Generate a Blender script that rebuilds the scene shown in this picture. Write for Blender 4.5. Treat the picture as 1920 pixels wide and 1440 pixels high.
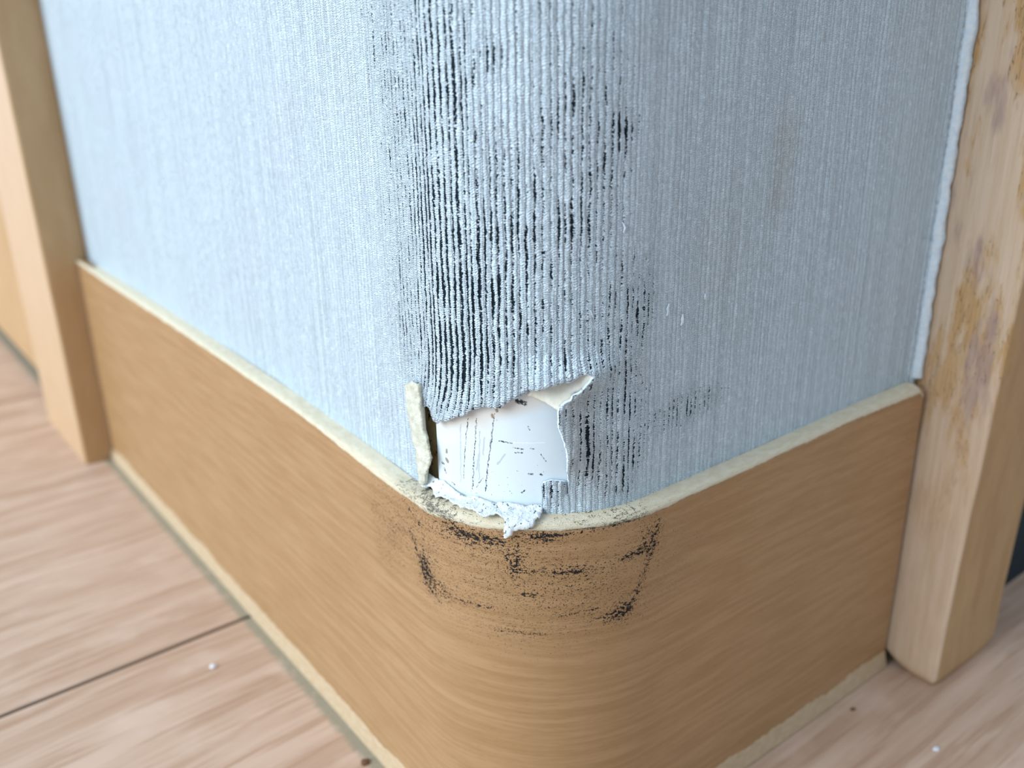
import bpy, math, random
from mathutils import Vector, Matrix, noise as mnoise
from mathutils.geometry import delaunay_2d_cdt
random.seed(7)
MM = 0.001
scene = bpy.context.scene
for o in list(bpy.data.objects):
    bpy.data.objects.remove(o)

# ------------------------------------------------------------------ camera
YAW, PITCH, ROLL = 0.9167, -0.3855, -0.0179
CAM = Vector((-63.32, -80.42, 123.6)) * MM
FW = Vector((math.cos(PITCH)*math.cos(YAW), math.cos(PITCH)*math.sin(YAW), math.sin(PITCH)))
RT = FW.cross(Vector((0, 0, 1))).normalized()
UPV = RT.cross(FW)
R2 = RT*math.cos(ROLL) + UPV*math.sin(ROLL)
U2 = UPV*math.cos(ROLL) - RT*math.sin(ROLL)
cd = bpy.data.cameras.new('camera')
cam = bpy.data.objects.new('camera', cd)
scene.collection.objects.link(cam)
cam.matrix_world = Matrix(((R2.x, U2.x, -FW.x, CAM.x), (R2.y, U2.y, -FW.y, CAM.y),
                           (R2.z, U2.z, -FW.z, CAM.z), (0, 0, 0, 1)))
cd.sensor_width = 36
cd.lens = 36*1785.9/1920
cd.clip_start = 0.005
cd.dof.use_dof = True
cd.dof.focus_distance = 0.124
cd.dof.aperture_fstop = 19
scene.camera = cam

# ------------------------------------------------------------------ light
w = bpy.data.worlds.new('world')
scene.world = w
w.use_nodes = True
w.node_tree.nodes['Background'].inputs[0].default_value = (0.78, 0.88, 1.0, 1)
w.node_tree.nodes['Background'].inputs[1].default_value = 0.66


def area(name, loc, target, size, sizey, power, col):
    ld = bpy.data.lights.new(name, 'AREA')
    ld.shape = 'RECTANGLE'
    ld.size = size
    ld.size_y = sizey
    ld.energy = power
    ld.color = col
    o = bpy.data.objects.new(name, ld)
    scene.collection.objects.link(o)
    o.location = loc
    o.rotation_euler = (Vector(target)-Vector(loc)).to_track_quat('-Z', 'Y').to_euler()


area('window_light', (-1.7, 0.50, 0.97), (0, 0.05, 0.05), 1.5, 1.3, 54, (0.86, 0.94, 1.0))
scene.view_settings.view_transform = 'Standard'
scene.view_settings.look = 'None'
scene.view_settings.exposure = 0.0
scene.view_settings.gamma = 1.0
scene.view_settings.use_curve_mapping = False

# ------------------------------------------------------------------ geometry helpers
RAD = 20.43          # rounded corner radius, mm
Q = math.pi/4*RAD    # arc length from the middle of the corner to where the flat walls start


def S(u, z, off=0.0):
    """point at arc length u (mm, 0 = middle of the corner, negative = left wall), height z, off in front of the wallpaper face"""
    if abs(u) < Q:
        a = -3*math.pi/4 + u/RAD
        return Vector((RAD + (RAD+off)*math.cos(a), RAD + (RAD+off)*math.sin(a), z))*MM
    if u < 0:
        return Vector((-off, RAD + (-u-Q), z))*MM
    return Vector((RAD + u-Q, -off, z))*MM


def interp(tab, x):
    if x <= tab[0][0]:
        return tab[0][1]
    for (a, b), (c, d) in zip(tab, tab[1:]):
        if x <= c:
            return b + (d-b)*(x-a)/(c-a)
    return tab[-1][1]


def sm(a, b, x):
    t = min(1, max(0, (x-a)/(b-a)))
    return t*t*(3-2*t)


def nz(x, y=0, z=0):
    return mnoise.noise(Vector((x, y, z)))


def mesh_obj(name, verts, faces, mat, parent=None, uvs=None, attrs=None, smooth=True):
    me = bpy.data.meshes.new(name)
    me.from_pydata([tuple(v) for v in verts], [], faces)
    me.update()
    if uvs is not None:
        lay = me.uv_layers.new(name='UVMap')
        for l in me.loops:
            lay.data[l.index].uv = uvs[l.vertex_index]
    for k, vals in (attrs or {}).items():
        at = me.attributes.new(k, 'FLOAT', 'POINT')
        at.data.foreach_set('value', vals)
    if smooth:
        me.polygons.foreach_set('use_smooth', [True]*len(me.polygons))
    if isinstance(mat, (list, tuple)):
        for m in mat:
            me.materials.append(m)
    else:
        me.materials.append(mat)
    o = bpy.data.objects.new(name, me)
    scene.collection.objects.link(o)
    if parent:
        o.parent = parent
    return o


def grid(rows):
    n = len(rows[0])
    f = []
    for i in range(len(rows)-1):
        for j in range(n-1):
            f.append((i*n+j, i*n+j+1, (i+1)*n+j+1, (i+1)*n+j))
    return [p for r in rows for p in r], f


def tag(o, label=None, cat=None, kind=None, group=None):
    if label: o['label'] = label
    if cat: o['category'] = cat
    if kind: o['kind'] = kind
    if group: o['group'] = group
    return o


def inside(poly, x, y):
    c = False
    j = len(poly)-1
    for i in range(len(poly)):
        xi, yi = poly[i]; xj, yj = poly[j]
        if (yi > y) != (yj > y) and x < (xj-xi)*(y-yi)/(yj-yi)+xi:
            c = not c
        j = i
    return c


def pdist(poly, x, y, closed=True):
    best = 1e9
    n = len(poly)
    for i in range(n if closed else n-1):
        ax, ay = poly[i]; bx, by = poly[(i+1) % n]
        dx, dy = bx-ax, by-ay
        t = max(0, min(1, ((x-ax)*dx+(y-ay)*dy)/(dx*dx+dy*dy+1e-12)))
        d = math.hypot(x-ax-t*dx, y-ay-t*dy)
        best = min(best, d)
    return best


def rag(pts, amp=0.12, step=0.22, closed=False, seed=0):
    out = []
    n = len(pts)
    for i in range(n if closed else n-1):
        a = pts[i]; b = pts[(i+1) % n]
        L = math.hypot(b[0]-a[0], b[1]-a[1])
        k = max(1, int(L/step))
        nx, ny = -(b[1]-a[1])/(L+1e-9), (b[0]-a[0])/(L+1e-9)
        for j in range(k):
            t = j/k
            x = a[0]+(b[0]-a[0])*t; y = a[1]+(b[1]-a[1])*t
            d = (nz(x*2.1, y*2.1, seed)*1.0 + nz(x*6, y*6, seed+5)*0.6)*amp
            out.append((x+nx*d, y+ny*d))
    if not closed:
        out.append(pts[-1])
    return out


def sheet(name, outer, holes, pts, posfn, mat, parent=None, attrfn=None, uvfn=None):
    """triangulated flat sheet in (u, z) cut to outlines and bent onto the wall by posfn"""
    co = []; faces_in = []
    for lp in [outer]+holes:
        s = len(co)
        co += lp
        faces_in.append(list(range(s, s+len(lp))))
    edges = []
    for lp in faces_in:
        edges += [(lp[i], lp[(i+1) % len(lp)]) for i in range(len(lp))]
    co += pts
    v, e, f, ov, oe, of = delaunay_2d_cdt([Vector(c) for c in co], edges, [], 0, 1e-5)
    keep = []
    for t in f:
        cx = sum(v[i].x for i in t)/len(t); cy = sum(v[i].y for i in t)/len(t)
        if inside(outer, cx, cy) and not any(inside(h, cx, cy) for h in holes):
            t = list(t)
            if len(t) == 3:
                a, b, c = (v[i] for i in t)
                if (b-a).x*(c-a).y-(b-a).y*(c-a).x < 0:
                    t.reverse()
            keep.append(t)
    used = sorted({i for t in keep for i in t})
    m = {a: b for b, a in enumerate(used)}
    vs = [v[i] for i in used]
    verts = [posfn(a.x, a.y) for a in vs]
    uvs = [(uvfn or (lambda x, y: (x, y)))(a.x, a.y) for a in vs]
    attrs = {}
    if attrfn:
        rows = [attrfn(a.x, a.y) for a in vs]
        for k in rows[0]:
            attrs[k] = [r[k] for r in rows]
    return mesh_obj(name, verts, [tuple(m[i] for i in t) for t in keep], mat, parent, uvs, attrs)


def solid(o, th, off=-1.0):
    md = o.modifiers.new('thickness', 'SOLIDIFY')
    md.thickness = th*MM
    md.offset = off
    return o


def ptsgrid(u0, u1, du, z0, z1, dz, jit=0.0):
    out = []
    for i in range(int((u1-u0)/du)+1):
        for j in range(int((z1-z0)/dz)+1):
            out.append((u0+i*du+random.uniform(-jit, jit), z0+(j+0.5*(i % 2))*dz+random.uniform(-jit, jit)))
    return out


# ------------------------------------------------------------------ material helper
class NT:
    def __init__(self, name, rough=0.6, spec=0.3):
        self.m = bpy.data.materials.new(name)
        self.m.use_nodes = True
        self.t = self.m.node_tree
        self.b = self.t.nodes['Principled BSDF']
        self.b.inputs['Roughness'].default_value = rough
        self.b.inputs['Specular IOR Level'].default_value = spec

    def n(self, typ, **kw):
        x = self.t.nodes.new(typ)
        for k, v in kw.items():
            setattr(x, k, v)
        return x

    def put(self, sock, v):
        if isinstance(v, bpy.types.NodeSocket):
            self.t.links.new(v, sock)
        else:
            sock.default_value = v

    def math(self, op, a, b=0.0, c=0.0, clamp=False):
        x = self.n('ShaderNodeMath', operation=op, use_clamp=clamp)
        for s, v in zip(x.inputs, (a, b, c)):
            self.put(s, v)
        return x.outputs[0]

    def add(self, *a):
        r = a[0]
        for x in a[1:]:
            r = self.math('ADD', r, x)
        return r

    def mul(self, *a):
        r = a[0]
        for x in a[1:]:
            r = self.math('MULTIPLY', r, x)
        return r

    def step(self, v, lo, hi, a=0.0, b=1.0):
        x = self.n('ShaderNodeMapRange', interpolation_type='SMOOTHSTEP')
        for s, q in zip(x.inputs, (v, lo, hi, a, b)):
            self.put(s, q)
        return x.outputs[0]

    def uv(self):
        x = self.n('ShaderNodeUVMap', uv_map='UVMap')
        s = self.n('ShaderNodeSeparateXYZ')
        self.t.links.new(x.outputs[0], s.inputs[0])
        return x.outputs[0], s.outputs[0], s.outputs[1]

    def objmm(self):
        x = self.n('ShaderNodeTexCoord')
        v = self.n('ShaderNodeVectorMath', operation='SCALE')
        v.inputs['Scale'].default_value = 1000
        self.t.links.new(x.outputs['Object'], v.inputs[0])
        s = self.n('ShaderNodeSeparateXYZ')
        self.t.links.new(v.outputs[0], s.inputs[0])
        return v.outputs[0], s.outputs[0], s.outputs[1], s.outputs[2]

    def comb(self, x, y, z=0.0):
        c = self.n('ShaderNodeCombineXYZ')
        for s, v in zip(c.inputs, (x, y, z)):
            self.put(s, v)
        return c.outputs[0]

    def scl(self, v, s):
        x = self.n('ShaderNodeVectorMath', operation='MULTIPLY')
        self.put(x.inputs[0], v)
        x.inputs[1].default_value = s
        return x.outputs[0]

    def noise(self, v, scale=1.0, detail=2.0, rough=0.5, off=0.0):
        x = self.n('ShaderNodeTexNoise', noise_dimensions='4D')
        self.put(x.inputs['Vector'], v)
        x.inputs['W'].default_value = off
        x.inputs['Scale'].default_value = scale
        x.inputs['Detail'].default_value = detail
        x.inputs['Roughness'].default_value = rough
        return x.outputs[0]

    def attr(self, name):
        return self.n('ShaderNodeAttribute', attribute_name=name).outputs['Fac']

    def mix(self, f, a, b):
        x = self.n('ShaderNodeMix', data_type='RGBA')
        self.put(x.inputs[0], f)
        for s, v in ((x.inputs[6], a), (x.inputs[7], b)):
            self.put(s, (*v, 1) if isinstance(v, tuple) else v)
        return x.outputs[2]

    def seg(self, vec, a, b, width, soft=0.06):
        """1 on the segment a-b, 0 farther than width from it"""
        dx, dy = b[0]-a[0], b[1]-a[1]
        L2 = dx*dx+dy*dy+1e-9
        s = self.n('ShaderNodeVectorMath', operation='SUBTRACT')
        self.put(s.inputs[0], vec); s.inputs[1].default_value = (a[0], a[1], 0)
        d = self.n('ShaderNodeVectorMath', operation='DOT_PRODUCT')
        self.put(d.inputs[0], s.outputs[0]); d.inputs[1].default_value = (dx/L2, dy/L2, 0)
        c = self.math('ADD', d.outputs['Value'], 0.0, clamp=True)
        m = self.n('ShaderNodeVectorMath', operation='SCALE')
        m.inputs[0].default_value = (dx, dy, 0); self.put(m.inputs['Scale'], c)
        e = self.n('ShaderNodeVectorMath', operation='DISTANCE')
        self.put(e.inputs[0], s.outputs[0]); self.put(e.inputs[1], m.outputs[0])
        return self.step(e.outputs['Value'], width, width+soft, 1.0, 0.0)

    def many(self, fs):
        r = fs[0]
        for f in fs[1:]:
            r = self.math('MAXIMUM', r, f)
        return r

    def bump(self, h, dist, strength=1.0):
        x = self.n('ShaderNodeBump')
        x.inputs['Distance'].default_value = dist
        x.inputs['Strength'].default_value = strength
        self.put(x.inputs['Height'], h)
        self.t.links.new(x.outputs[0], self.b.inputs['Normal'])

    def color(self, c):
        self.put(self.b.inputs['Base Color'], (*c, 1) if isinstance(c, tuple) else c)


SOOT = (0.012, 0.022, 0.032)


def mat_paper():
    k = NT('ribbed_wallpaper', 0.5, 0.35)
    vec, u, z = k.uv()
    # ribs run along z, their spacing wanders a little
    wob = k.noise(k.scl(vec, (0.5, 0.25, 1)), 1, 2, 0.5)
    jit = k.noise(k.scl(vec, (1.8, 2.4, 1)), 1, 2, 0.65, 3)
    sp = k.noise(k.scl(vec, (0.45, 0.004, 1)), 1, 1, 0.5, 9)
    u1 = k.add(u, k.mul(k.math('SUBTRACT', wob, 0.5), 0.55), k.mul(k.math('SUBTRACT', jit, 0.5), 0.42))
    ph = k.add(k.mul(u1, 1/0.90), k.mul(sp, 1.6))
    rib = k.add(k.mul(k.math('COSINE', k.mul(ph, 2*math.pi)), 0.5), 0.5)
    sp2 = k.noise(k.scl(vec, (0.9, 0.012, 1)), 1, 1, 0.5, 19)
    ph2 = k.add(k.mul(u1, 1/0.47), k.mul(sp2, 2.2))
    rib2 = k.add(k.mul(k.math('COSINE', k.mul(ph2, 2*math.pi)), 0.5), 0.5)
    ribr = k.math('POWER', rib, 0.7)
    cell = k.noise(k.scl(vec, (1.5, 0.5, 1)), 1, 1, 0.5, 5)
    thn = k.noise(k.scl(vec, (1.1, 3.9, 1)), 1, 0.6, 0.5, 25)
    thw = k.add(k.mul(k.math('COSINE', k.mul(k.add(k.mul(z, 3.5), k.mul(cell, 5.0)), 2*math.pi)), 0.22), 0.5)
    th = k.add(k.mul(thn, 0.55), k.mul(thw, 0.45))
    fine = k.noise(k.scl(vec, (5, 7, 1)), 1, 1, 0.5, 7)
    thr = k.step(th, 0.36, 0.64)
    amp = k.add(0.25, k.mul(k.noise(k.scl(vec, (0.30, 0.08, 1)), 1, 2, 0.5, 31), 1.5))
    h = k.add(k.mul(ribr, amp, 0.62), k.mul(rib2, 0.24), k.mul(thr, k.add(k.mul(rib, 0.30), 0.28)), k.mul(fine, 0.12))
    dirt = k.attr('dirt'); stain_shade = k.attr('stain_shade')
    g = k.math('SUBTRACT', 1.0, rib)
    n1 = k.noise(k.scl(vec, (1.0, 0.26, 1)), 1, 2, 0.55, 11)
    n2 = k.noise(k.scl(vec, (3.0, 1.9, 1)), 1, 2, 0.6, 13)
    n3 = k.noise(k.scl(vec, (7, 8, 1)), 1, 1, 0.5, 15)
    val = k.add(k.mul(k.math('MINIMUM', dirt, 0.95), 1.05), k.mul(k.math('SUBTRACT', g, 0.5), 1.1), k.mul(k.math('SUBTRACT', n1, 0.5), 1.9),
                k.mul(k.math('SUBTRACT', n2, 0.5), 1.7), k.mul(k.math('SUBTRACT', n3, 0.5), 0.4), k.mul(k.math('SUBTRACT', 0.5, thr), 0.30))
    f = k.mul(k.step(val, 1.10, 1.17), k.step(dirt, 0.06, 0.3))
    # fine pepper of grime in the weave
    pep = k.mul(k.step(k.add(n3, k.mul(dirt, 0.26), k.mul(k.math('SUBTRACT', 0.5, th), 0.35)), 0.62, 0.72), k.step(dirt, 0.05, 0.35), k.step(dirt, 0.40, 0.75, 0.5, 0.05))
    base = k.mix(k.mul(k.step(g, 0.3, 1.0), 0.35), (0.70, 0.875, 1.0), (0.65, 0.81, 0.945))
    cl = k.noise(k.scl(vec, (0.03, 0.04, 1)), 1, 3, 0.6, 41)
    base = k.mix(k.mul(k.step(cl, 0.45, 0.7), 0.35), base, (0.70, 0.80, 0.94))
    st = k.noise(k.scl(vec, (0.95, 0.035, 1)), 1, 2, 0.6, 51)
    base = k.mix(k.mul(k.step(st, 0.50, 0.66), 0.42), base, (0.55, 0.655, 0.77))
    base = k.mix(k.mul(stain_shade, 0.75), base, (0.44, 0.37, 0.27))
    base = k.mix(k.mul(dirt, 0.0), base, (0.25, 0.29, 0.31))
    c = k.mix(pep, base, (0.05, 0.075, 0.09))
    c = k.mix(f, c, SOOT)
    k.color(c)
    k.put(k.b.inputs['Roughness'], k.step(f, 0, 1, 0.38, 0.8))
    k.put(k.b.inputs['Specular IOR Level'], k.step(f, 0, 1, 0.5, 0.05))
    k.bump(h, 0.00034, 1.0)
    return k.m


def mat_plain(name, col, col2, scale, rough=0.7, bump=0.0, dark=None, thr=0.62):
    k = NT(name, rough, 0.3)
    vec = k.objmm()[0]
    a = k.noise(vec, scale, 3, 0.6)
    c = k.mix(k.step(a, 0.35, 0.65), col, col2)
    if dark:
        d = k.noise(vec, scale*2.2, 3, 0.6, 8)
        c = k.mix(k.step(d, thr, thr+0.05), c, dark)
    k.color(c)
    if bump:
        k.bump(k.noise(vec, scale*1.6, 3, 0.65, 4), bump)
    return k.m


def mat_bead():
    k = NT('white_plastic_bead', 0.42, 0.4)
    vec, u, z = k.uv()
    n2 = k.noise(vec, 1.0, 2, 0.6, 2)
    spk0 = k.noise(vec, 4.0, 2, 0.6, 22)
    warp = k.n('ShaderNodeVectorMath', operation='ADD')
    k.put(warp.inputs[0], vec)
    k.put(warp.inputs[1], k.comb(k.mul(k.math('SUBTRACT', n2, 0.5), 0.7), k.mul(k.math('SUBTRACT', k.noise(vec, 3.1, 2, 0.6, 12), 0.5), 0.35)))
    wv = warp.outputs[0]
    base = k.mix(k.step(k.noise(vec, 0.12, 2, 0.5, 6), 0.4, 0.65), (0.72, 0.83, 0.90), (0.67, 0.79, 0.87))
    tan = k.mul(k.many([k.seg(vec, (-13.5, 71.0), (-7, 73.2), 0.1, 3.0), k.seg(vec, (-6, 73.8), (1, 76.5), 0.1, 2.0)]), 0.6)
    base = k.mix(tan, base, (0.66, 0.58, 0.47))
    dk = [(-7.79, 72.73, -8.84, 62.12, .05), (-5.01, 73.89, -5.99, 67.94, .03), (-5.99, 67.94, -6.77, 62.26, .06),
          (-9.09, 72.45, -9.74, 68.54, .03), (-9.81, 68.29, -10.31, 63.31, .03), (-4.53, 70.1, -2.7, 70.0, .06),
          (-2.53, 69.37, -1.12, 69.25, .05), (-2.32, 68.64, -1.4, 68.72, .05), (-0.25, 69.42, 0.28, 69.33, .05),
          (-7.09, 64.13, -8.17, 62.54, .03), (-1.08, 63.23, -1.42, 62.84, .09), (-0.51, 65.66, 0.04, 65.69, .10),
          (-0.54, 72.51, -0.38, 72.06, .04), (-13.92, 63.6, -13.7, 63.1, .14), (-12.4, 62.0, -12.0, 61.8, .08),
          (1.24, 68.66, 1.77, 67.61, .03), (1.1, 65.75, 1.3, 65.6, .10), (-14.45, 64.4, -14.2, 64.3, .14)]
    f = k.mul(k.many([k.seg(wv, (a, b), (c, d), w) for a, b, c, d, w in dk]), k.step(spk0, 0.42, 0.55, 0.15, 1))
    faint = [(-10.5, 71.18, -10.78, 62.68, .02), (-7.36, 70.96, -7.73, 63.74, .02), (-6.65, 70.16, -6.97, 67.75, .06),
             (-3.67, 68.3, -4.85, 66.72, .04), (-5.54, 71.28, -5.77, 69.15, .07), (-7.6, 67.5, -8.0, 65.2, .06)]
    f2 = k.mul(k.many([k.seg(wv, (a, b), (c, d), w, .15) for a, b, c, d, w in faint]), 0.4)
    br = k.many([k.seg(wv, (-13.4, 66.7), (-13.35, 66.3), .12, .15), k.seg(wv, (-13.5, 65.25), (-13.2, 64.9), .16, .15),
                 k.seg(wv, (-4.85, 74.5), (-4.7, 74.3), .12, .2), k.seg(wv, (-5.4, 73.7), (-5.3, 73.4), .08, .2)])
    spk = k.noise(vec, 3.2, 2, 0.6, 17)
    clus = k.many([k.seg(vec, (-10, 62), (-4, 64.5), 0.5, 3), k.seg(vec, (-4, 62), (0, 66), 0.3, 2.5), k.seg(vec, (-5.2, 72), (-4.4, 75), .2, .8)])
    sp = k.step(k.add(spk, k.mul(clus, 0.06)), 0.735, 0.76)
    c = k.mix(f2, base, (0.2, 0.25, 0.28))
    c = k.mix(k.mul(br, 0.8), c, (0.20, 0.13, 0.05))
    c = k.mix(k.mul(sp, 0.8), c, (0.08, 0.09, 0.10))
    c = k.mix(f, c, (0.03, 0.045, 0.06))
    blob = k.mul(k.seg(wv, (-1.9, 76.05), (-.9, 75.75), .22, .25), k.step(spk, .38, .5))
    c = k.mix(blob, c, SOOT)
    c = k.mix(k.seg(wv, (-2.7, 70.09), (1.67, 70.33), 0.03), c, (0.88, 0.92, 0.94))
    k.color(c)
    k.bump(k.add(k.mul(f, -1.0), k.mul(k.noise(vec, 0.5, 2, 0.5), 0.5)), 0.00008, 0.6)
    return k.m


def mat_board():
    k = NT('beech_print_vinyl', 0.38, 0.5)
    vec, u, z = k.uv()
    # grain runs along the board, tilted a little
    v2 = k.comb(k.mul(u, 0.055), k.add(k.mul(z, 0.85), k.mul(u, 0.012), k.mul(k.noise(k.scl(vec, (.03, .05, 1)), 1, 2), 1.5)))
    g1 = k.noise(v2, 1.0, 4, 0.62)
    v3 = k.comb(k.mul(u, 0.22), k.add(k.mul(z, 2.0), k.mul(u, 0.05)))
    g2 = k.noise(v3, 1.0, 3, 0.6, 3)
    base = k.mix(k.step(g1, 0.36, 0.66), (0.360, 0.212, 0.095), (0.435, 0.270, 0.136))
    base = k.mix(k.mul(k.step(g2, 0.56, 0.72), 0.35), base, (0.36, 0.185, 0.07))
    base = k.mix(k.mul(k.step(g2, 0.44, 0.28), 0.20), base, (0.56, 0.37, 0.21))
    g3 = k.noise(k.comb(k.mul(u, 0.5), k.add(k.mul(z, 4.2), k.mul(u, 0.09))), 1.0, 2, 0.55, 13)
    base = k.mix(k.mul(k.step(g3, 0.56, 0.70), 0.32), base, (0.27, 0.135, 0.05))
    dirt = k.attr('dirt')
    n1 = k.noise(k.scl(vec, (1.6, 2.4, 1)), 1, 3, 0.65, 5)
    n2 = k.noise(k.scl(vec, (4.5, 5.5, 1)), 1, 2, 0.6, 6)
    n3 = k.noise(k.scl(vec, (0.28, 3.4, 1)), 1, 2, 0.6, 7)
    val = k.add(k.mul(dirt, 0.27), k.mul(n1, 0.62), k.mul(n2, 0.45))
    f = k.mul(k.step(val, 0.745, 0.775), k.step(dirt, 0.03, 0.15))
    pin = k.mul(k.step(k.add(n2, k.mul(dirt, 0.13)), 0.66, 0.69), k.step(dirt, 0.03, 0.12))
    line = k.mul(k.step(k.math('ABSOLUTE', k.math('SUBTRACT', n3, 0.52)), 0.016, 0.0), k.step(dirt, 0.05, 0.3), k.step(n1, .44, .56), 0.8)
    f = k.math('MAXIMUM', k.math('MAXIMUM', f, pin), line)
    base = k.mix(k.mul(dirt, 0.2), base, (0.33, 0.19, 0.09))
    k.color(k.mix(k.mul(f, 0.97), base, (0.010, 0.014, 0.018)))
    k.put(k.b.inputs['Roughness'], k.step(f, 0, 1, 0.40, 0.8))
    k.put(k.b.inputs['Specular IOR Level'], k.step(f, 0, 1, 0.5, 0.05))
    k.bump(k.add(k.mul(g2, 0.5), k.mul(g1, 0.5), k.mul(f, 0.8)), 0.00005, 0.8)
    return k.m


def mat_edge(name='worn_cream_edge', ca=(0.70, 0.63, 0.46), cb=(0.78, 0.73, 0.58)):
    k = NT(name, 0.6, 0.3)
    vec, u, z = k.uv()
    n0 = k.noise(k.scl(vec, (0.5, 1.2, 1)), 1, 3, 0.6)
    base = k.mix(k.step(n0, 0.35, 0.65), ca, cb)
    dirt = k.attr('dirt')
    n1 = k.noise(vec, 1.7, 3, 0.65, 5)
    n2 = k.noise(vec, 5.5, 2, 0.6, 6)
    f = k.mul(k.step(k.add(k.mul(dirt, 0.26), k.mul(n1, 0.6), k.mul(n2, 0.45)), 0.70, 0.76), k.step(dirt, 0.03, 0.15))
    base = k.mix(k.mul(dirt, 0.30), base, (0.42, 0.36, 0.25))
    k.color(k.mix(k.mul(f, 0.85), base, (0.05, 0.055, 0.05)))
    k.bump(k.add(n1, n2), 0.00010)
    return k.m


def mat_floor():
    k = NT('pale_wood_floor', 0.5, 0.3)
    vec, x, y, z = k.objmm()
    plank = k.math('FLOOR', k.mul(k.math('SUBTRACT', y, 92.3), 1/167.0))
    wv = k.mul(k.noise(k.scl(vec, (0.010, 0.022, 1)), 1, 1, 0.5, 3), 3.2)
    v = k.comb(k.mul(x, 0.018), k.add(k.mul(y, 0.26), wv), k.mul(plank, 7.3))
    g1 = k.noise(v, 1.0, 3, 0.6)
    v2 = k.comb(k.mul(x, 0.035), k.add(k.mul(y, 0.75), k.mul(wv, 2.0)), k.mul(plank, 3.3))
    g2 = k.noise(v2, 1.0, 3, 0.6, 4)
    base = k.mix(k.step(g1, 0.32, 0.66), (0.50, 0.345, 0.25), (0.64, 0.485, 0.385))
    base = k.mix(k.mul(k.step(g2, 0.50, 0.62), 0.6), base, (0.42, 0.27, 0.18))
    pale = k.noise(k.scl(vec, (0.05, 0.09, 1)), 1, 3, 0.6, 9)
    base = k.mix(k.mul(k.step(pale, 0.5, 0.7), 0.4), base, (0.74, 0.60, 0.51))
    # dusty dirt line where the floor meets the baseboard, and the packed seam
    ed = k.noise(k.scl(vec, (0.5, 0.5, 1)), 1, 3, 0.6, 21)
    dl = k.add(x, k.mul(ed, 2.0))
    d1 = k.mul(k.step(dl, -5.6, -3.8), k.step(y, 8, 20), k.step(ed, 0.25, 0.5, 0.45, 0.9))
    d2 = k.mul(k.step(k.add(y, k.mul(ed, 1.5)), -2.0, -3.4, 1, 0), k.step(x, 8, 20), k.step(y, -4.3, -3.2), 0.5)
    base = k.mix(d1, base, (0.30, 0.29, 0.22))
    base = k.mix(d2, base, (0.25, 0.18, 0.13))
    sd = k.math('ABSOLUTE', k.math('SUBTRACT', y, 92.3))
    base = k.mix(k.mul(k.step(sd, 0.25, 0.75, 1, 0), 0.85), base, (0.11, 0.075, 0.045))
    k.color(base)
    k.bump(k.add(k.mul(g1, 0.5), g2), 0.00015, 0.7)
    return k.m


def mat_post(name, a, b, c, seedoff=0.0, amt=1.0, mute=0.6, split=None):
    """varnished trim wood with long grain along z, orange and greyish rubbed patches"""
    k = NT(name, 0.45, 0.35)
    vec, x, y, z = k.objmm()
    g = k.noise(k.scl(vec, (0.9, 0.9, 0.03)), 1, 4, 0.6, seedoff)
    g2 = k.noise(k.scl(vec, (2.6, 2.6, 0.12)), 1, 3, 0.6, seedoff+2)
    base = k.mix(k.step(g, 0.35, 0.65), a, b)
    base = k.mix(k.mul(k.step(g2, 0.55, 0.7), 0.35), base, c)
    pt = k.noise(k.scl(vec, (0.20, 0.20, 0.05)), 1, 4, 0.6, seedoff+4)
    hi = k.step(z, 25, 75, 0.12, 1.0)
    base = k.mix(k.mul(k.step(pt, 0.48, 0.60), hi, 0.8*amt), base, (0.52, 0.30, 0.11))
    pt2 = k.noise(k.scl(vec, (0.20, 0.20, 0.045)), 1, 4, 0.65, seedoff+6)
    base = k.mix(k.mul(k.step(pt2, 0.50, 0.64), hi, 0.8*amt), base, (0.40, 0.28, 0.25))
    cr = k.noise(k.scl(vec, (1.7, 1.7, 0.16)), 1, 2, 0.6, seedoff+8)
    crk = k.mul(k.step(k.math('ABSOLUTE', k.math('SUBTRACT', cr, 0.5)), 0.010, 0.0), k.step(pt, 0.5, 0.56), hi, mute*amt)
    base = k.mix(crk, base, (0.18, 0.09, 0.04))
    if split:      # darker ochre paints in the shade of faces turned from the window
        shade_mask = k.mul(k.step(k.add(x, k.mul(g2, 0.6)), split[0], split[0]+0.5), 0.8)
        base = k.mix(shade_mask, base, k.mix(k.step(pt, 0.35, 0.7), split[1], split[2]))
    k.color(base)
    k.bump(k.add(g2, k.mul(crk, -1.5)), 0.00018, 0.8)
    return k.m


M_paper = mat_paper()
M_bead = mat_bead()
M_board = mat_board()
M_edge = mat_edge()
M_foot = mat_edge('cream_foot_strip', (0.52, 0.39, 0.245), (0.58, 0.46, 0.31))
M_floor = mat_floor()
M_back = mat_plain('paper_backing', (0.54, 0.55, 0.46), (0.68, 0.70, 0.60), 0.7, 0.85, 0.0003)
M_fold = mat_plain('paper_inner_layer', (0.68, 0.67, 0.57), (0.76, 0.77, 0.70), 0.5, 0.8, 0.00015)
M_core = mat_plain('torn_paper_core', (0.66, 0.80, 0.92), (0.78, 0.88, 0.95), 1.2, 0.8, 0.00015)
M_shag = mat_plain('torn_paper_with_grime', (0.76, 0.83, 0.86), (0.70, 0.79, 0.84), 0.9, 0.75, 0.0004, (0.08, 0.13, 0.15), 0.60)
M_sub = mat_plain('grimy_plasterboard', (0.46, 0.32, 0.13), (0.62, 0.48, 0.24), 0.35, 0.9, 0.0002, (0.035, 0.02, 0.01), 0.60)
M_postL = mat_post('left_trim_wood', (0.64, 0.46, 0.31), (0.69, 0.52, 0.37), (0.60, 0.42, 0.26), 3.0, 0.12, 0.3, (-10.9, (0.47, 0.29, 0.125), (0.55, 0.36, 0.18)))
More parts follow.
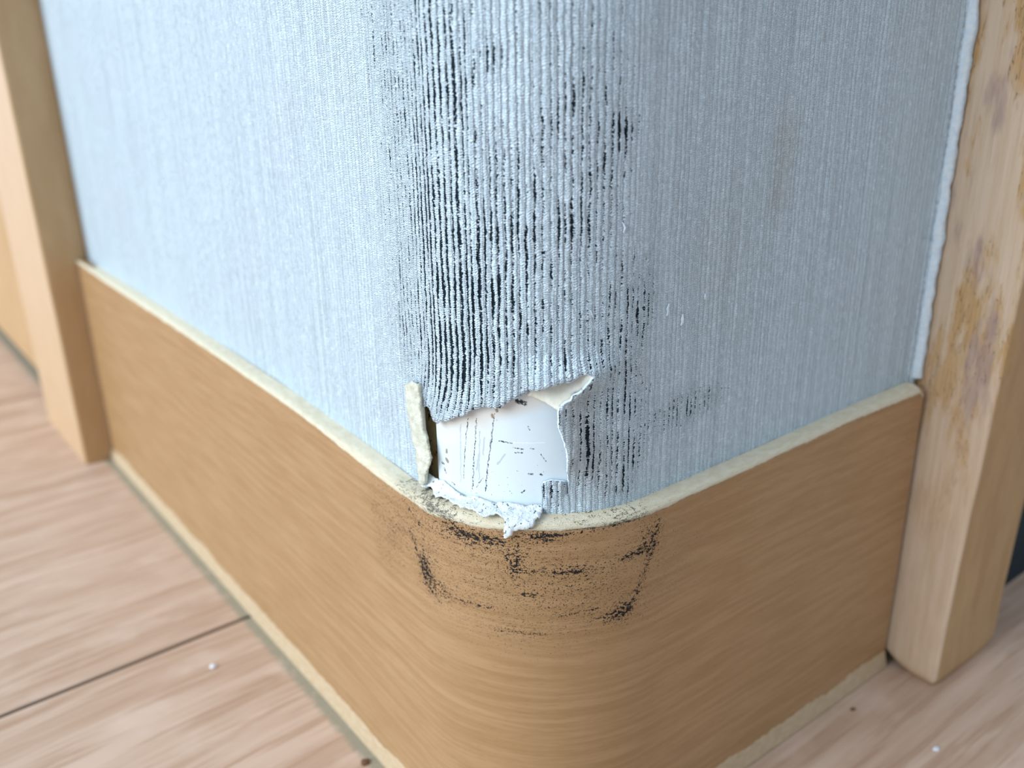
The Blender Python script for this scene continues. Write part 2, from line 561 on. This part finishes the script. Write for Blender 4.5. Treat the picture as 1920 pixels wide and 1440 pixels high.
M_postR = mat_post('right_trim_wood', (0.60, 0.45, 0.31), (0.66, 0.51, 0.38), (0.50, 0.34, 0.22), 0.0, 1.0, 0.6, (88.6, (0.40, 0.23, 0.085), (0.52, 0.34, 0.15)))
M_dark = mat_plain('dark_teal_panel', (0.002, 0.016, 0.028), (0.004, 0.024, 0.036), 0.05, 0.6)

# ------------------------------------------------------------------ floor
prof = [(-600, 0)]
for s in [92.3+167*k for k in range(-3, 5)]:
    prof += [(s-0.75, 0), (s-0.45, -0.12), (s-0.3, -0.9), (s+0.3, -0.9), (s+0.45, -0.12), (s+0.75, 0)]
prof += [(900, 0)]
rows = [[Vector((x, y, z))*MM for (y, z) in prof] for x in range(-600, 601, 100)]
v, f = grid([list(r) for r in rows])
f = [tuple(reversed(q)) for q in f]
fl = mesh_obj('floor', v, [tuple(reversed(q)) for q in f], M_floor, smooth=False)
fl.data.flip_normals()
if fl.data.polygons[0].normal.z < 0:
    fl.data.flip_normals()
tag(fl, 'pale pinkish wooden plank floor with one dark seam', 'floor', 'structure')


def fix_out(o, ref):
    pass


# ------------------------------------------------------------------ wall body behind the paper
us = [-206, -150, -100, -60, -35, -20] + [-16+i for i in range(33)] + [20, 35, 60, 90]
def wall_rows(off, back, z0, z1, us):
    front0 = [S(u, z0, off) for u in us]; front1 = [S(u, z1, off) for u in us]
    b0 = [S(u, z0, back) for u in us]; b1 = [S(u, z1, back) for u in us]
    v, f = grid([b0, front0, front1, b1, b0])
    n = len(us)
    f.append((0, n, 2*n, 3*n)); f.append((n-1, 4*n-1, 3*n-1, 2*n-1))
    return v, f
v, f = wall_rows(-1.7, -14, 0.05, 300, us)
wc = mesh_obj('wall_corner', v, f, M_sub, smooth=False)
tag(wc, 'wall body with brown grimy plasterboard seen in the tear', 'wall', 'structure')

# white plastic corner guard exposed by the tear
bead = tag(bpy.data.objects.new('corner_guard', None), 'scratched smooth white plastic corner guard exposed inside the wallpaper tear', 'corner guard')
scene.collection.objects.link(bead)
bu = [-16.3, -16.25, -16.1, -15.8, -15.4] + [-15+0.75*i for i in range(41)]
def beadoff(u):
    return -0.40 - 0.75*(1-sm(-16.35, -15.5, u))
rows = []
zs = [0.3, 20, 40, 56]+[58+i for i in range(24)]+[90, 120, 200, 295]
rows = [[S(u+0.12*nz(z*0.5, 3) if u < -15.5 else u, z, beadoff(u)) for u in bu] for z in zs]
v, f = grid(rows)
bo = mesh_obj('guard_face', v, f, M_bead, bead, [(u, z) for z in zs for u in bu])
solid(bo, 0.45)

# ------------------------------------------------------------------ wallpaper
LEFT = [(-17.8, 57.5), (-17.9, 62), (-18.0, 65), (-18.1, 68), (-18.0, 71), (-17.9, 73.5), (-17.7, 75.3)]
UP = [(-17.41, 74.6), (-17.2, 73.48), (-16.91, 72.27), (-15.51, 72.62), (-15.24, 71.53), (-14.75, 70.93), (-14.0, 70.99),
      (-13.69, 70.81), (-13.39, 71.42), (-12.3, 71.7), (-11.41, 72.15), (-10.7, 72.67), (-8.74, 73.49), (-8.47, 73.96),
      (-7.15, 74.62), (-6.0, 75.23), (-4.48, 75.21), (-3.63, 75.5), (-2.58, 76.38), (-1.56, 76.86), (-0.36, 77.74)]
MID = [(0.8, 78.4), (2.2, 79.0), (3.7, 79.4), (4.9, 79.7), (6.1, 80.3), (7.4, 80.1)]
RGT = [(6.06, 78.41), (5.59, 77.91), (4.94, 77.85), (4.67, 77.11), (3.46, 76.41), (3.24, 75.54), (3.28, 73.55),
       (3.94, 71.51), (4.33, 69.67), (4.48, 66.44)]
BOT = [(4.74, 64.82), (4.85, 62.9), (4.62, 62.9), (4.45, 64.84), (2.6, 65.11), (1.45, 64.85), (1.23, 64.21), (1.33, 62.78), (1.22, 61.57), (1.32, 57.5)]
hole = rag(LEFT, .08)[:-1] + rag(UP, .16)[:-1] + [UP[-1]] + rag(MID, .14)[1:-1] + rag([MID[-1]]+RGT, .09)[:-1] + rag([RGT[-1]]+BOT, .06)
# right rim is ragged beside the post
rim = []
zz = 56.0
while zz < 294:
    rim.append((82.3 + 0.35*nz(zz*0.12) + 0.22*nz(zz*0.9, 4), zz))
    zz += 1.0
outer = [(-187.0, 56.0)] + [(-187+4*i, 56.0) for i in range(1, 67)] + rim + [(82.3, 294.0), (-187.0, 294.0)]
RE = list(reversed([(7.4, 80.1)]+RGT))
RE = sorted([(z, u) for u, z in RE])


def lift(u, z):
    if u < -40 or u > 40 or z > 100:
        base = 0.0
    else:
        d = pdist(hole, u, z)
        base = 0.0
        if z > 69 and u < 4:
            base = (0.75 + 0.5*nz(u*0.35, 2))*math.exp(-d/2.6)*sm(-19.5, -16, u)*(1-sm(-4, 1.5, u))
        if u < -16.5:
            base = max(base, 0.35*math.exp(-d/1.5))
        if u > 0 and 64 < z < 84:
            ue = interp([(a, b) for a, b in RE], z)
            t = min(1, max(0, 1-(u-ue)/4.7))
            amp = 2.1*sm(64.8, 69.5, z)*(1-sm(79.0, 83.0, z))
            base = max(base, amp*(t**1.1))
        if 1 < u < 5 and z < 65.2:
            base = max(base, 0.15)
    if u > 80.4:
        base += 0.9*((u-80.4)/2.1)**2
    base += 0.16*nz(u*0.05, z*0.04, 2) + 0.07*nz(u*0.3, z*0.12, 9)
    return base


DIRT = [(-12.5, 120, 3.2, 9, .72), (-8.6, 114, 1.2, 5, .85), (-15, 100, 2.2, 8, .85), (-11, 100, 4, 16, .55), (-8, 92, 4.2, 9, .80),
        (-9.5, 82, 5.2, 6, .90), (-2, 99, 3, 7, .56), (0, 88, 4, 6, .40), (-14, 78, 3, 5, .6), (-4, 117.6, 1, 1.5, .7), (4.1, 111.6, 1.2, 2.5, .75),
        (8, 110, 3, 6, .36), (11.2, 109, 1.0, 1.8, .95), (5.1, 99.5, 1.5, 3, .68), (9.4, 100.5, 2.5, 6, .42), (14.3, 89, 2.2, 3.5, .55),
        (3.9, 81.8, .6, .7, 1.05), (6, 86, 2.5, 6, .3), (10.5, 83.6, 2.2, 5, .5), (13, 69.8, 2.8, 4.5, .55), (11.9, 64, 2.5, 3, .5), (25.4, 71.3, 5, 1.9, .62), (22, 70.5, 3, 2, .3), (14.5, 86, 1.6, 3, .3),
        (6.9, 72, .8, 3.2, .75), (5, 72, 2.5, 5, .32), (7.7, 68.5, .8, 3, .7), (4.5, 75, 1, 1, .6), (2.6, 63.2, 1.3, 1.3, .85), (-1, 122, 8, 4, .3), (-23, 100, 3.2, 20, .26), (-21, 84, 3, 7, .42),
        (-20, 112, 3, 12, .40), (3, 104, 5, 9, .3), (12, 76, 3, 5, .38), (-24, 121, 4, 5, .3), (6, 66.5, 1.5, 2, .5), (18, 83, 3, 5, .15), (9, 118, 5, 5, .2)]
STAIN_SHADE = [(6.2, 73, 1.8, 5, .45), (9.5, 66, 2.5, 3, .3), (41, 104.8, 1.7, 4, .42), (40.3, 97.8, 1.3, 2, .4), (30, 92, 6, 8, .18), (15, 79.5, 1.6, 2, .2)]  # first blob puts the shade of the lifted right strip into the colour


def blobs(tab, u, z):
    s = 0.0
    for a, b, c, d, e in tab:
        x = (u-a)/c; y = (z-b)/d
        q = x*x+y*y
        if q < 12:
            s = 1-(1-s)*(1-min(1, e*math.exp(-q/2)))
    return s


def pattr(u, z):
    return {'dirt': blobs(DIRT, u, z), 'stain_shade': blobs(STAIN_SHADE, u, z)}


def puv(u, z):
    # ribs lean where the paper sags above the tear
    k = math.exp(-((u+13)/4.5)**2 - ((z-71)/4.5)**2)
    return (u + 1.3*k, z)


def near_hole(u, z):
    return pdist(hole, u, z) < 0.28


pts = [p for p in ptsgrid(-30, 32, 0.8, 57, 90, 0.8) if not inside(hole, *p) and not near_hole(*p)]
pts += ptsgrid(-30, 32, 1.1, 91, 130, 1.2)
pts += ptsgrid(-30, 32, 2.0, 133, 290, 6)
pts += ptsgrid(-184, -32, 5, 58, 290, 5) + ptsgrid(34, 79, 2, 58, 130, 2) + ptsgrid(34, 79, 4, 134, 290, 6) + ptsgrid(80.2, 81.8, 0.5, 57, 292, 1.5)
paper = sheet('wallpaper', outer, [hole], pts, lambda u, z: S(u, z, lift(u, z)), M_paper, None, pattr, puv)
solid(paper, 0.34)
paper.data.materials.append(M_core)
paper.modifiers['thickness'].material_offset_rim = 1
tag(paper, 'bluish white ribbed wallpaper round the wall corner, sooty in its grooves, torn at the bottom', 'wallpaper')

# torn white rim of the paper beside the right post
rows = []
zz = 60.6
uvs = []
while zz < 292:
    wd = 0.9 + 0.5*nz(zz*0.10, 8) + 0.25*nz(zz*0.5, 2)
    ua = 81.75 + 0.25*nz(zz*0.2, 5) + 0.15*nz(zz*1.1)
    ub = 82.85 + 0.4*nz(zz*0.11, 12) + 0.45*nz(zz*0.6, 7) + 0.25*nz(zz*2.1, 7)
    o1 = 1.0 + 0.25*nz(zz*.3, 4)
    rows.append([S(ua, zz, 0.46), S(ua+0.25, zz, o1*0.6+.2), S((ua+ub)/2, zz, o1+0.25), S(ub, zz, o1+0.75+0.3*nz(zz*.25)), S(ub+.12, zz, o1+0.4)])
    zz += 0.5
v, f = grid(rows)
solid(mesh_obj('torn_rim', v, f, M_core, paper), 0.15)['label'] = 'white frayed paper edge'

# strip folded back along the left of the tear, backing side out
SL = [(60.2, -18.6), (62, -18.8), (64.3, -19.0), (67.45, -19.95), (71.0, -20.6), (74.2, -20.8), (75.7, -18.6)]
SR = [(60.2, -17.2), (61.2, -17.0), (62.3, -16.5), (64.4, -15.4), (65.3, -15.0), (66.5, -15.4), (67.5, -15.5), (68.9, -16.5), (70.9, -16.9), (74.0, -17.0), (76.0, -17.4)]
rows = []
zz = 60.2
while zz <= 75.61:
    l = interp(SL, zz) + 0.10*nz(zz*1.3, 3); r = interp(SR, zz) + 0.25*nz(zz*1.3, 6) + 0.2*nz(zz*4, 6)
    row = []
    for i in range(13):
        t = i/12
        if t < 0.25:
            a = t/0.25
            row.append(S(-17.85+(r+0.1+17.85)*a, zz, -0.1 + 1.0*a))
        else:
            a = (t-0.25)/0.75
            ang = a*math.pi*0.5
            row.append(S(r+(l-r)*a, zz, 0.95 + 0.18*math.sin(a*math.pi) - 0.1*a + 0.22*nz(zz*0.7, a*3) + 0.10*nz(zz*2.5, a*5)))
    rows.append(row)
    zz += 0.2
v, f = grid(rows)
solid(mesh_obj('folded_flap', v, f, M_back, paper), 0.14)['label'] = 'narrow strip folded back, greenish cream underside showing'

# inner paper layer turned over at the upper right of the tear
FO = [(0.0, 77.9), (0.8, 78.7), (2.2, 79.4), (3.7, 79.8), (4.9, 80.1), (6.2, 80.6), (7.5, 80.25), (7.2, 79.4), (6.3, 78.4), (5.2, 77.9), (4.6, 77.0), (3.45, 76.1), (3.3, 75.5), (2.3, 76.0), (1.0, 76.4), (-0.6, 77.0)]
FOr = rag(FO, 0.08, 0.25, True, 3)
fp = [p for p in ptsgrid(-0.6, 8, 0.35, 75.4, 81, 0.35) if inside(FOr, *p) and pdist(FOr, *p) > 0.12]


def foldoff(u, z):
    return -0.12 + 2.15*sm(1.2, 7.0, u + (77.5-z)*0.8)+0.15*nz(u*1.1, z*1.1)


solid(sheet('turned_flap', FOr, [], fp, lambda u, z: S(u, z, foldoff(u, z)), M_fold, paper), 0.12)['label'] = 'cream inner paper layer turned outward'

# ragged residue along the bottom of the tear, one tongue hanging over the baseboard
EDGE = [(-19, 1.5), (-17.6, 2.3), (-16.2, 1.7), (-15, 1.9), (-14, 2.6), (-13.1, 2.2), (-11.7, 2.4), (-10.3, 3.0), (-8.9, 3.2), (-7.6, 3.1), (-6.6, 3.5), (-5.5, 4.2), (-4.9, 3.5), (-4.0, 3.3),
        (-3.25, 3.5), (-3.0, 4.0), (-2.92, 5.3), (-2.95, 6.7), (-2.3, 6.25), (-1.98, 6.0), (-1.9, 5.3), (-.78, 5.25), (.2, 4.9), (.45, 4.5), (.6, 3.8), (1.1, 2.8), (1.35, 1.6)]
TOPE = [(1.3, 0.7), (-1, 1.1), (-3, 0.7), (-5, 1.2), (-8, 0.8), (-10, 1.3), (-12, 0.8), (-14, .2), (-16, 0.6), (-18.5, 0.5)]
PATHZ = [(0, 62.0), (1.2, 60.95), (1.6, 60.75), (3.0, 60.55), (4.2, 60.35), (4.7, 60.0), (7.5, 57.2)]
PATHO = [(0, -0.3), (1.0, -0.15), (1.5, 0.3), (3.0, 1.9), (4.2, 3.1), (4.7, 3.35), (7.5, 3.6)]
shp = rag(EDGE, 0.16, 0.2, False, 11)[:-1] + rag([EDGE[-1]]+TOPE, 0.1, 0.3, False, 12)
sp = [p for p in ptsgrid(-19, 1.5, 0.3, -0.4, 6.8, 0.3) if inside(shp, *p) and pdist(shp, *p) > 0.1]


def shagpos(u, wv):
    o = interp(PATHO, wv)
    z = interp(PATHZ, wv)
    z += 0.25*nz(u*1.1, wv*1.4)*sm(0.3, 1.5, wv) - 0.75*(1-sm(-15, -8, u))*sm(0.5, 2, wv)
    return S(u, z, o + 0.28*nz(u*1.5, wv*1.5, 6)*sm(1, 2, wv))


solid(sheet('hanging_flap', shp, [], sp, shagpos, M_shag, paper), 0.14)['label'] = 'frayed white paper hanging over the baseboard top with black specks'

# small peeled shreds on the right-hand side
for (pp, wdt) in [([(19.55, 86.9), (19.3, 86.3), (19.4, 85.8), (19.25, 85.3)], .16), ([(22.2, 84.95), (22.1, 84.3), (22.15, 83.9), (21.95, 83.4)], .2),
                  ([(26.4, 86.9), (26.35, 86.4), (26.45, 86.0)], .13), ([(19.1, 94.0), (20.6, 93.0), (22.7, 91.5)], .07), ([(17.3, 92.2), (18.2, 91.6), (19.4, 91.0)], .09),
                  ([(11.3, 98.6), (11.7, 97.9), (11.5, 97.3)], .12), ([(6.7, 88.6), (7.4, 88.0), (7.7, 87.1)], .08)]:
    path = []
    for i in range(len(pp)-1):
        for j in range(4):
            t = j/4
            path.append((pp[i][0]+(pp[i+1][0]-pp[i][0])*t, pp[i][1]+(pp[i+1][1]-pp[i][1])*t))
    path.append(pp[-1])
    rows = []
    n = len(path)
    for i, (u, z) in enumerate(path):
        s = i/(n-1)
        ww = wdt*(0.35+0.65*math.sin(math.pi*min(1, s*0.9+0.08)))
        b = lift(u, z)+0.05
        rows.append([S(u-ww, z, b), S(u-ww*0.3, z, b+ww*1.6), S(u+ww*0.5, z, b+ww*1.5), S(u+ww, z, b+0.05)])
    v, f = grid(rows)
    mesh_obj('paper_shred', v, f, M_core, paper)

# ------------------------------------------------------------------ baseboard
ZT = [(-188, 59.3), (-118.5, 60.3), (-83.7, 60.5), (-59.5, 60.5), (-43.3, 60.0), (-33.1, 59.7), (-19.9, 59.1), (-8, 59.9), (1.3, 60.1), (10.2, 59.95), (24, 59.9), (38, 59.9), (51, 60), (65.2, 60.2), (80.7, 60.2)]
ZF = [(-188, 59.6), (-160, 59.5), (-86, 60.4), (-54, 60.3), (-38, 59.7), (-28.4, 59.1), (-12.4, 58.9), (-6, 59.3), (.9, 59.8), (9, 59.7), (21, 59.7), (35, 59.7), (47, 59.8), (61, 60.0), (80, 59.5)]
UE = 82.7


def bdirt(u, z):
    s = blobs([(-15.1, 48.4, 1.2, 2.4, .95), (1.1, 58.3, 1.8, .7, .9), (-1.9, 54.2, 1.0, 1.5, .75), (13.2, 53.8, 2.2, .5, .8), (5.6, 52.8, 1.6, .6, .8), (11.4, 45.2, 1.3, 1.3, .9),
               (-23, 49.6, 2.2, 3, .3), (-26, 45.5, 2.2, 2.2, .28), (0, 50.5, 14, 6.5, .46), (-8, 57, 8, 2, .42), (-18, 54, 4, 3.5, .35), (-27, 53, 3, 4, .3), (3, 48, 5, 3, .15),
               (15, 55.6, 1.3, 2.2, .65), (-12.5, 46.5, 2.0, .9, .5), (8, 51, 4, 3, .15), (-7.5, 56.8, 3, .8, .75)], u, z)
    for pl, wd, am in [([(-29.5, 51.5), (-24, 50.8), (-19.2, 52.5)], .5, .35), ([(-18.5, 53), (-17, 50.5), (-15.2, 48.0), (-14.6, 45.5), (-12.6, 44.2)], .6, .7), ([(16.6, 57.5), (15.5, 53.5), (13.8, 48.5), (12.2, 45), (9, 44.2)], .6, .65),
                       ([(-9.9, 57.2), (-6.1, 57.3), (-2.8, 57.1)], .35, .8), ([(-2.3, 52.9), (1, 53), (6, 52.9)], .3, .8), ([(-13.2, 45.4), (-8, 46.1), (-5, 46.3)], .3, .75),
                       ([(-4.5, 43), (.2, 43), (1.8, 43.1)], .4, .7), ([(1.5, 58.2), (5.3, 58.9), (10, 59.1), (14, 59.3)], .45, .8), ([(-22, 59.2), (-15, 59.2), (-9.8, 58.4)], .7, .65),
                       ([(-1, 49.3), (.5, 49.4)], .25, .8), ([(3.5, 46), (8, 46.3)], .3, .6), ([(-15, 48), (-11.5, 47)], .4, .65), ([(-20, 57.5), (-16, 55)], .4, .6), ([(11, 53.3), (14.5, 54.6)], .3, .8), ([(7, 44.8), (10, 45.2)], .35, .7), ([(-8.5, 49.3), (-5, 49.4)], .25, .55)]:
        d = pdist(pl, u, z, False)
        if d < 4*wd:
            s = 1-(1-s)*(1-am*math.exp(-(d/wd)**2))
    return s


bus = [-187 + 3.0*i for i in range(49)] + [-40+0.5*i for i in range(140)] + [30.5+2.5*i for i in range(20)]
bus = sorted(set([u for u in bus if u < UE-1])) + [UE-0.3, UE]
fz = [2.2, 3.2, 5, 8, 12, 18, 24, 30, 36]
nf = 44


def endu(u, z):
    # the right end leans a hair away from the post towards the top
    return u - 0.9*sm(70, UE, u)*(z/60)


rows = []; uvs = []; dv = []
for fi in range(len(fz)+nf+2):
    row = []
    for u in bus:
        top = interp(ZF, u) - 0.05
        if fi < len(fz):
            z = fz[fi]
        else:
            z = 38 + (top-38)*(fi-len(fz))/nf if fi < len(fz)+nf else top
        off = 2.9 + 0.10*(1-z/60)
        if fi == len(fz)+nf:
            z = top+0.1; off = 2.3
        if fi == len(fz)+nf+1:
            z = top; off = 0.1
        off += 0.12*nz(u*0.03, z*0.03, 5)
        row.append(S(endu(u, z), z, off)); uvs.append((u, z)); dv.append(bdirt(u, z) if -40 < u < 30 else 0.0)
    rows.append(row)
rows.insert(0, [S(endu(u, 0.1), 0.1, 2.9) for u in bus]); uvs = [(u, 0.1) for u in bus]+uvs; dv = [0.0]*len(bus)+dv
rows.append([S(endu(u, 0.1), 0.1, 0.05) for u in bus]); uvs += [(u, 0.1) for u in bus]; dv += [0.0]*len(bus)
rows.append(rows[0]); uvs += [(u, 0.1) for u in bus]; dv += [0.0]*len(bus)
v, f = grid(rows)
n = len(bus); R = len(rows)
f.append(tuple((i*n+n-1) for i in range(R-1)))
f.append(tuple(reversed([i*n for i in range(R-1)])))
bb = mesh_obj('baseboard_corner', v, f, M_board, None, uvs, {'dirt': dv})
tag(bb, 'low tan wood-print baseboard bent round the corner, scuffed with black specks at the bend', 'baseboard', 'structure')

# cream top edge, its lower limit worn unevenly into the print
rows = []; uvs = []; dv = []
b2 = [u for u in bus if u < 30 or True]
b2 = []
u = -187.0
while u < UE:
    b2.append(u)
    u += 0.35
b2.append(UE)
for k in range(7):
    row = []
    for u in b2:
        zt = interp(ZT, u); zf = interp(ZF, u)
        wear = 0.15 + 0.28*max(0, nz(u*0.25, 3)+0.3) + 0.25*max(0, nz(u*1.3, 8)) + 0.28*sm(-60, -30, u)*(1-sm(-16, -6, u))
        rnd = 0.9*sm(UE-1.6, UE, u)**2
        ee = 0.13*nz(u*0.8, 7)*(1-sm(-35, 0, u))
        P = [(0.02, zt+0.05), (1.5, zt+0.08+ee*.3), (2.3, (zt+zf)/2+0.12), (2.75, zf+0.02), (2.98, zf-0.22), (2.985, zf-0.3-wear*0.6), (2.93, zf-0.3-wear)][k]
        row.append(S(endu(u, 60), P[1]-rnd, P[0] + 0.12*nz(u*0.03, 60*0.03, 5)+(0.01 if k > 3 else 0)))
        uvs.append((u, 60-0.9*k)); dv.append(bdirt(u, P[1]+(-0.2 if k < 3 else 0))*0.55 + 0.42*math.exp(-((u+13)/9)**2) + 0.5*math.exp(-((u-9)/9)**2))
    rows.append(row)
v, f = grid([list(r) for r in rows])
te = mesh_obj('top_edge', v, [tuple(reversed(q)) for q in f], M_edge, bb, uvs, {'dirt': dv})
te['label'] = 'pale cream worn top edge'

rows = []; uvs = []
for k in range(6):
    row = []
    for u in b2:
        hgt = 3.9 + 0.9*nz(u*0.10, 11) + 0.5*nz(u*0.7, 2)
        P = [(3.7, 0.05), (3.8, 0.5), (3.6, 1.2), (3.35, 2.1), (3.12, hgt-.4), (2.98, hgt)][k]
        row.append(S(endu(u, 1), P[1], P[0]+0.12*nz(u*0.03, 0.06, 5)))
        uvs.append((u, P[1]))
    rows.append(row)
v, f = grid(rows)
fe = mesh_obj('foot_strip', v, f, M_foot, bb, uvs, {'dirt': [0.12]*len(uvs)})
fe['label'] = 'pale tan strip along the floor'

# ------------------------------------------------------------------ trim posts


def prism(name, polyfn, zs, mat, parent=None, zfn=None):
    rows = []
    for z in zs:
        p = polyfn(z)
        rows.append([Vector((x, y, zfn(x, y, z) if zfn else z))*MM for x, y in p+[p[0]]])
    n = len(rows[0])
    v = []; f = []
    n = len(rows[0])-1
    for r in rows:
        v += r[:-1]
    for i in range(len(rows)-1):
        for j in range(n):
            f.append((i*n+j, i*n+(j+1) % n, (i+1)*n+(j+1) % n, (i+1)*n+j))
    f.append(tuple(reversed(range(n))))
    f.append(tuple((len(rows)-1)*n+j for j in range(n)))
    o = mesh_obj(name, v, f, mat, parent)
    me = o.data
    me.set_sharp_from_angle(angle=math.radians(32))
    return o


def rcorner(p0, p1, p2, r, n=6):
    """rounded polygon corner at p1"""
    a = Vector(p0)-Vector(p1); b = Vector(p2)-Vector(p1)
    a.normalize(); b.normalize()
    out = []
    s = Vector(p1)+a*r; e = Vector(p1)+b*r; c = Vector(p1)
    for i in range(n+1):
        t = i/n
        q = s*(1-t)**2 + c*2*t*(1-t) + e*t*t
        out.append((q.x, q.y))
    return out


def polyR(z):
    ry = -(13.2 + 2.5*sm(0, 120, z)*1.0 + 0.12*nz(z*0.12, 4))
    k = max(0, 1-z/3.0)**2
    x0 = 87.9 + 1.4*k
    x1 = 112.0 - 1.2*k
    P = [(x1, 20), (x0, 20), (x0, ry), (x1, ry)]
    out = [P[0], P[1], (x0, 0)] + [(x0, -1.0*i) for i in range(1, 10)]
    out += rcorner(P[1], (x0, ry+0.8*k), P[3], 0.9 + 0.25*nz(z*0.2, 9))
    out += rcorner(P[2], (x1, ry+0.8*k), P[0], 3.2+4*k, 8)
    return list(reversed(out))[::-1]


zsp = [0.02, .5, 1, 1.6, 2.3, 3, 5]+[8+3*i for i in range(40)]+[150, 200, 300]
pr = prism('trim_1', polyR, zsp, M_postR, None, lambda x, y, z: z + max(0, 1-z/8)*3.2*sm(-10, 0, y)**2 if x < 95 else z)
tag(pr, 'tall worn wooden door trim to the right, its varnish rubbed into orange and grey patches', 'door trim', 'structure')


def polyL(z):
    rx = -(10.9+0.3*z/110)
    k = max(0, 1-z/2.0)**2
    P0 = (8, 191.6)
    out = [P0] + [(8, 238), (-6, 238)] + rcorner((-6, 238), (rx, 236), (rx, 193), 3.0) + rcorner((rx, 236), (rx, 191.6), P0, 1.0)
    return out


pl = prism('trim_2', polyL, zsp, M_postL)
tag(pl, 'plain wooden door trim to the left, out of focus', 'door trim', 'structure')
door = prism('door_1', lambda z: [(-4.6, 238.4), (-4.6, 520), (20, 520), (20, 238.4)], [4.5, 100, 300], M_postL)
tag(door, 'flat pale wooden door panel beyond the left trim, raised off the floor', 'door', 'structure')
for o in (pr, pl, door):
    import bmesh
    bm = bmesh.new(); bm.from_mesh(o.data); bmesh.ops.recalc_face_normals(bm, faces=bm.faces); bm.to_mesh(o.data); bm.free()

# dark panel in the opening beyond the right post
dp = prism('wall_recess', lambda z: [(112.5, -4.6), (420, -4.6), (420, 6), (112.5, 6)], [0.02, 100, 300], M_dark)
tag(dp, 'dark teal panel glimpsed behind the right post', 'wall', 'structure')

# ------------------------------------------------------------------ debris on the floor
M_cw = mat_plain('white_crumb', (0.8, 0.82, 0.86), (0.7, 0.72, 0.78), 2, 0.9)
M_cb = mat_plain('brown_crumb', (0.20, 0.10, 0.05), (0.12, 0.07, 0.04), 2, 0.9)


def crumb(x, y, r, mat, label, sx=1.0):
    bm = bmesh.new()
    bmesh.ops.create_icosphere(bm, subdivisions=3, radius=1)
    for q in bm.verts:
        d = 1+0.35*nz(q.co.x*1.3+x, q.co.y*1.3+y, q.co.z*1.3)
        q.co = Vector((q.co.x*r*sx*d, q.co.y*r*d, max(q.co.z*r*0.4*d, -r*0.25)))*MM
    me = bpy.data.meshes.new('crumb')
    bm.to_mesh(me); bm.free()
    me.materials.append(mat)
    me.polygons.foreach_set('use_smooth', [True]*len(me.polygons))
    o = bpy.data.objects.new('crumb', me)
    scene.collection.objects.link(o)
    o.location = (x*MM, y*MM, r*0.25*MM)
    tag(o, label, 'crumb')


crumb(-16.6, 80.8, 0.7, M_cw, 'small white crumb on the floor left of the baseboard, just below the plank seam')
crumb(74.2, -21.5, 0.55, M_cw, 'tiny white crumb on the floor in front of the right door trim', 1.3)
crumb(-5.7, 38.8, 0.7, M_cb, 'brown crumb lying against the baseboard foot at the bottom of the photo', 1.2)
crumb(71.7, -6.6, 0.35, M_cb, 'tiny dark crumb on the floor below the right end of the baseboard', 1.6)
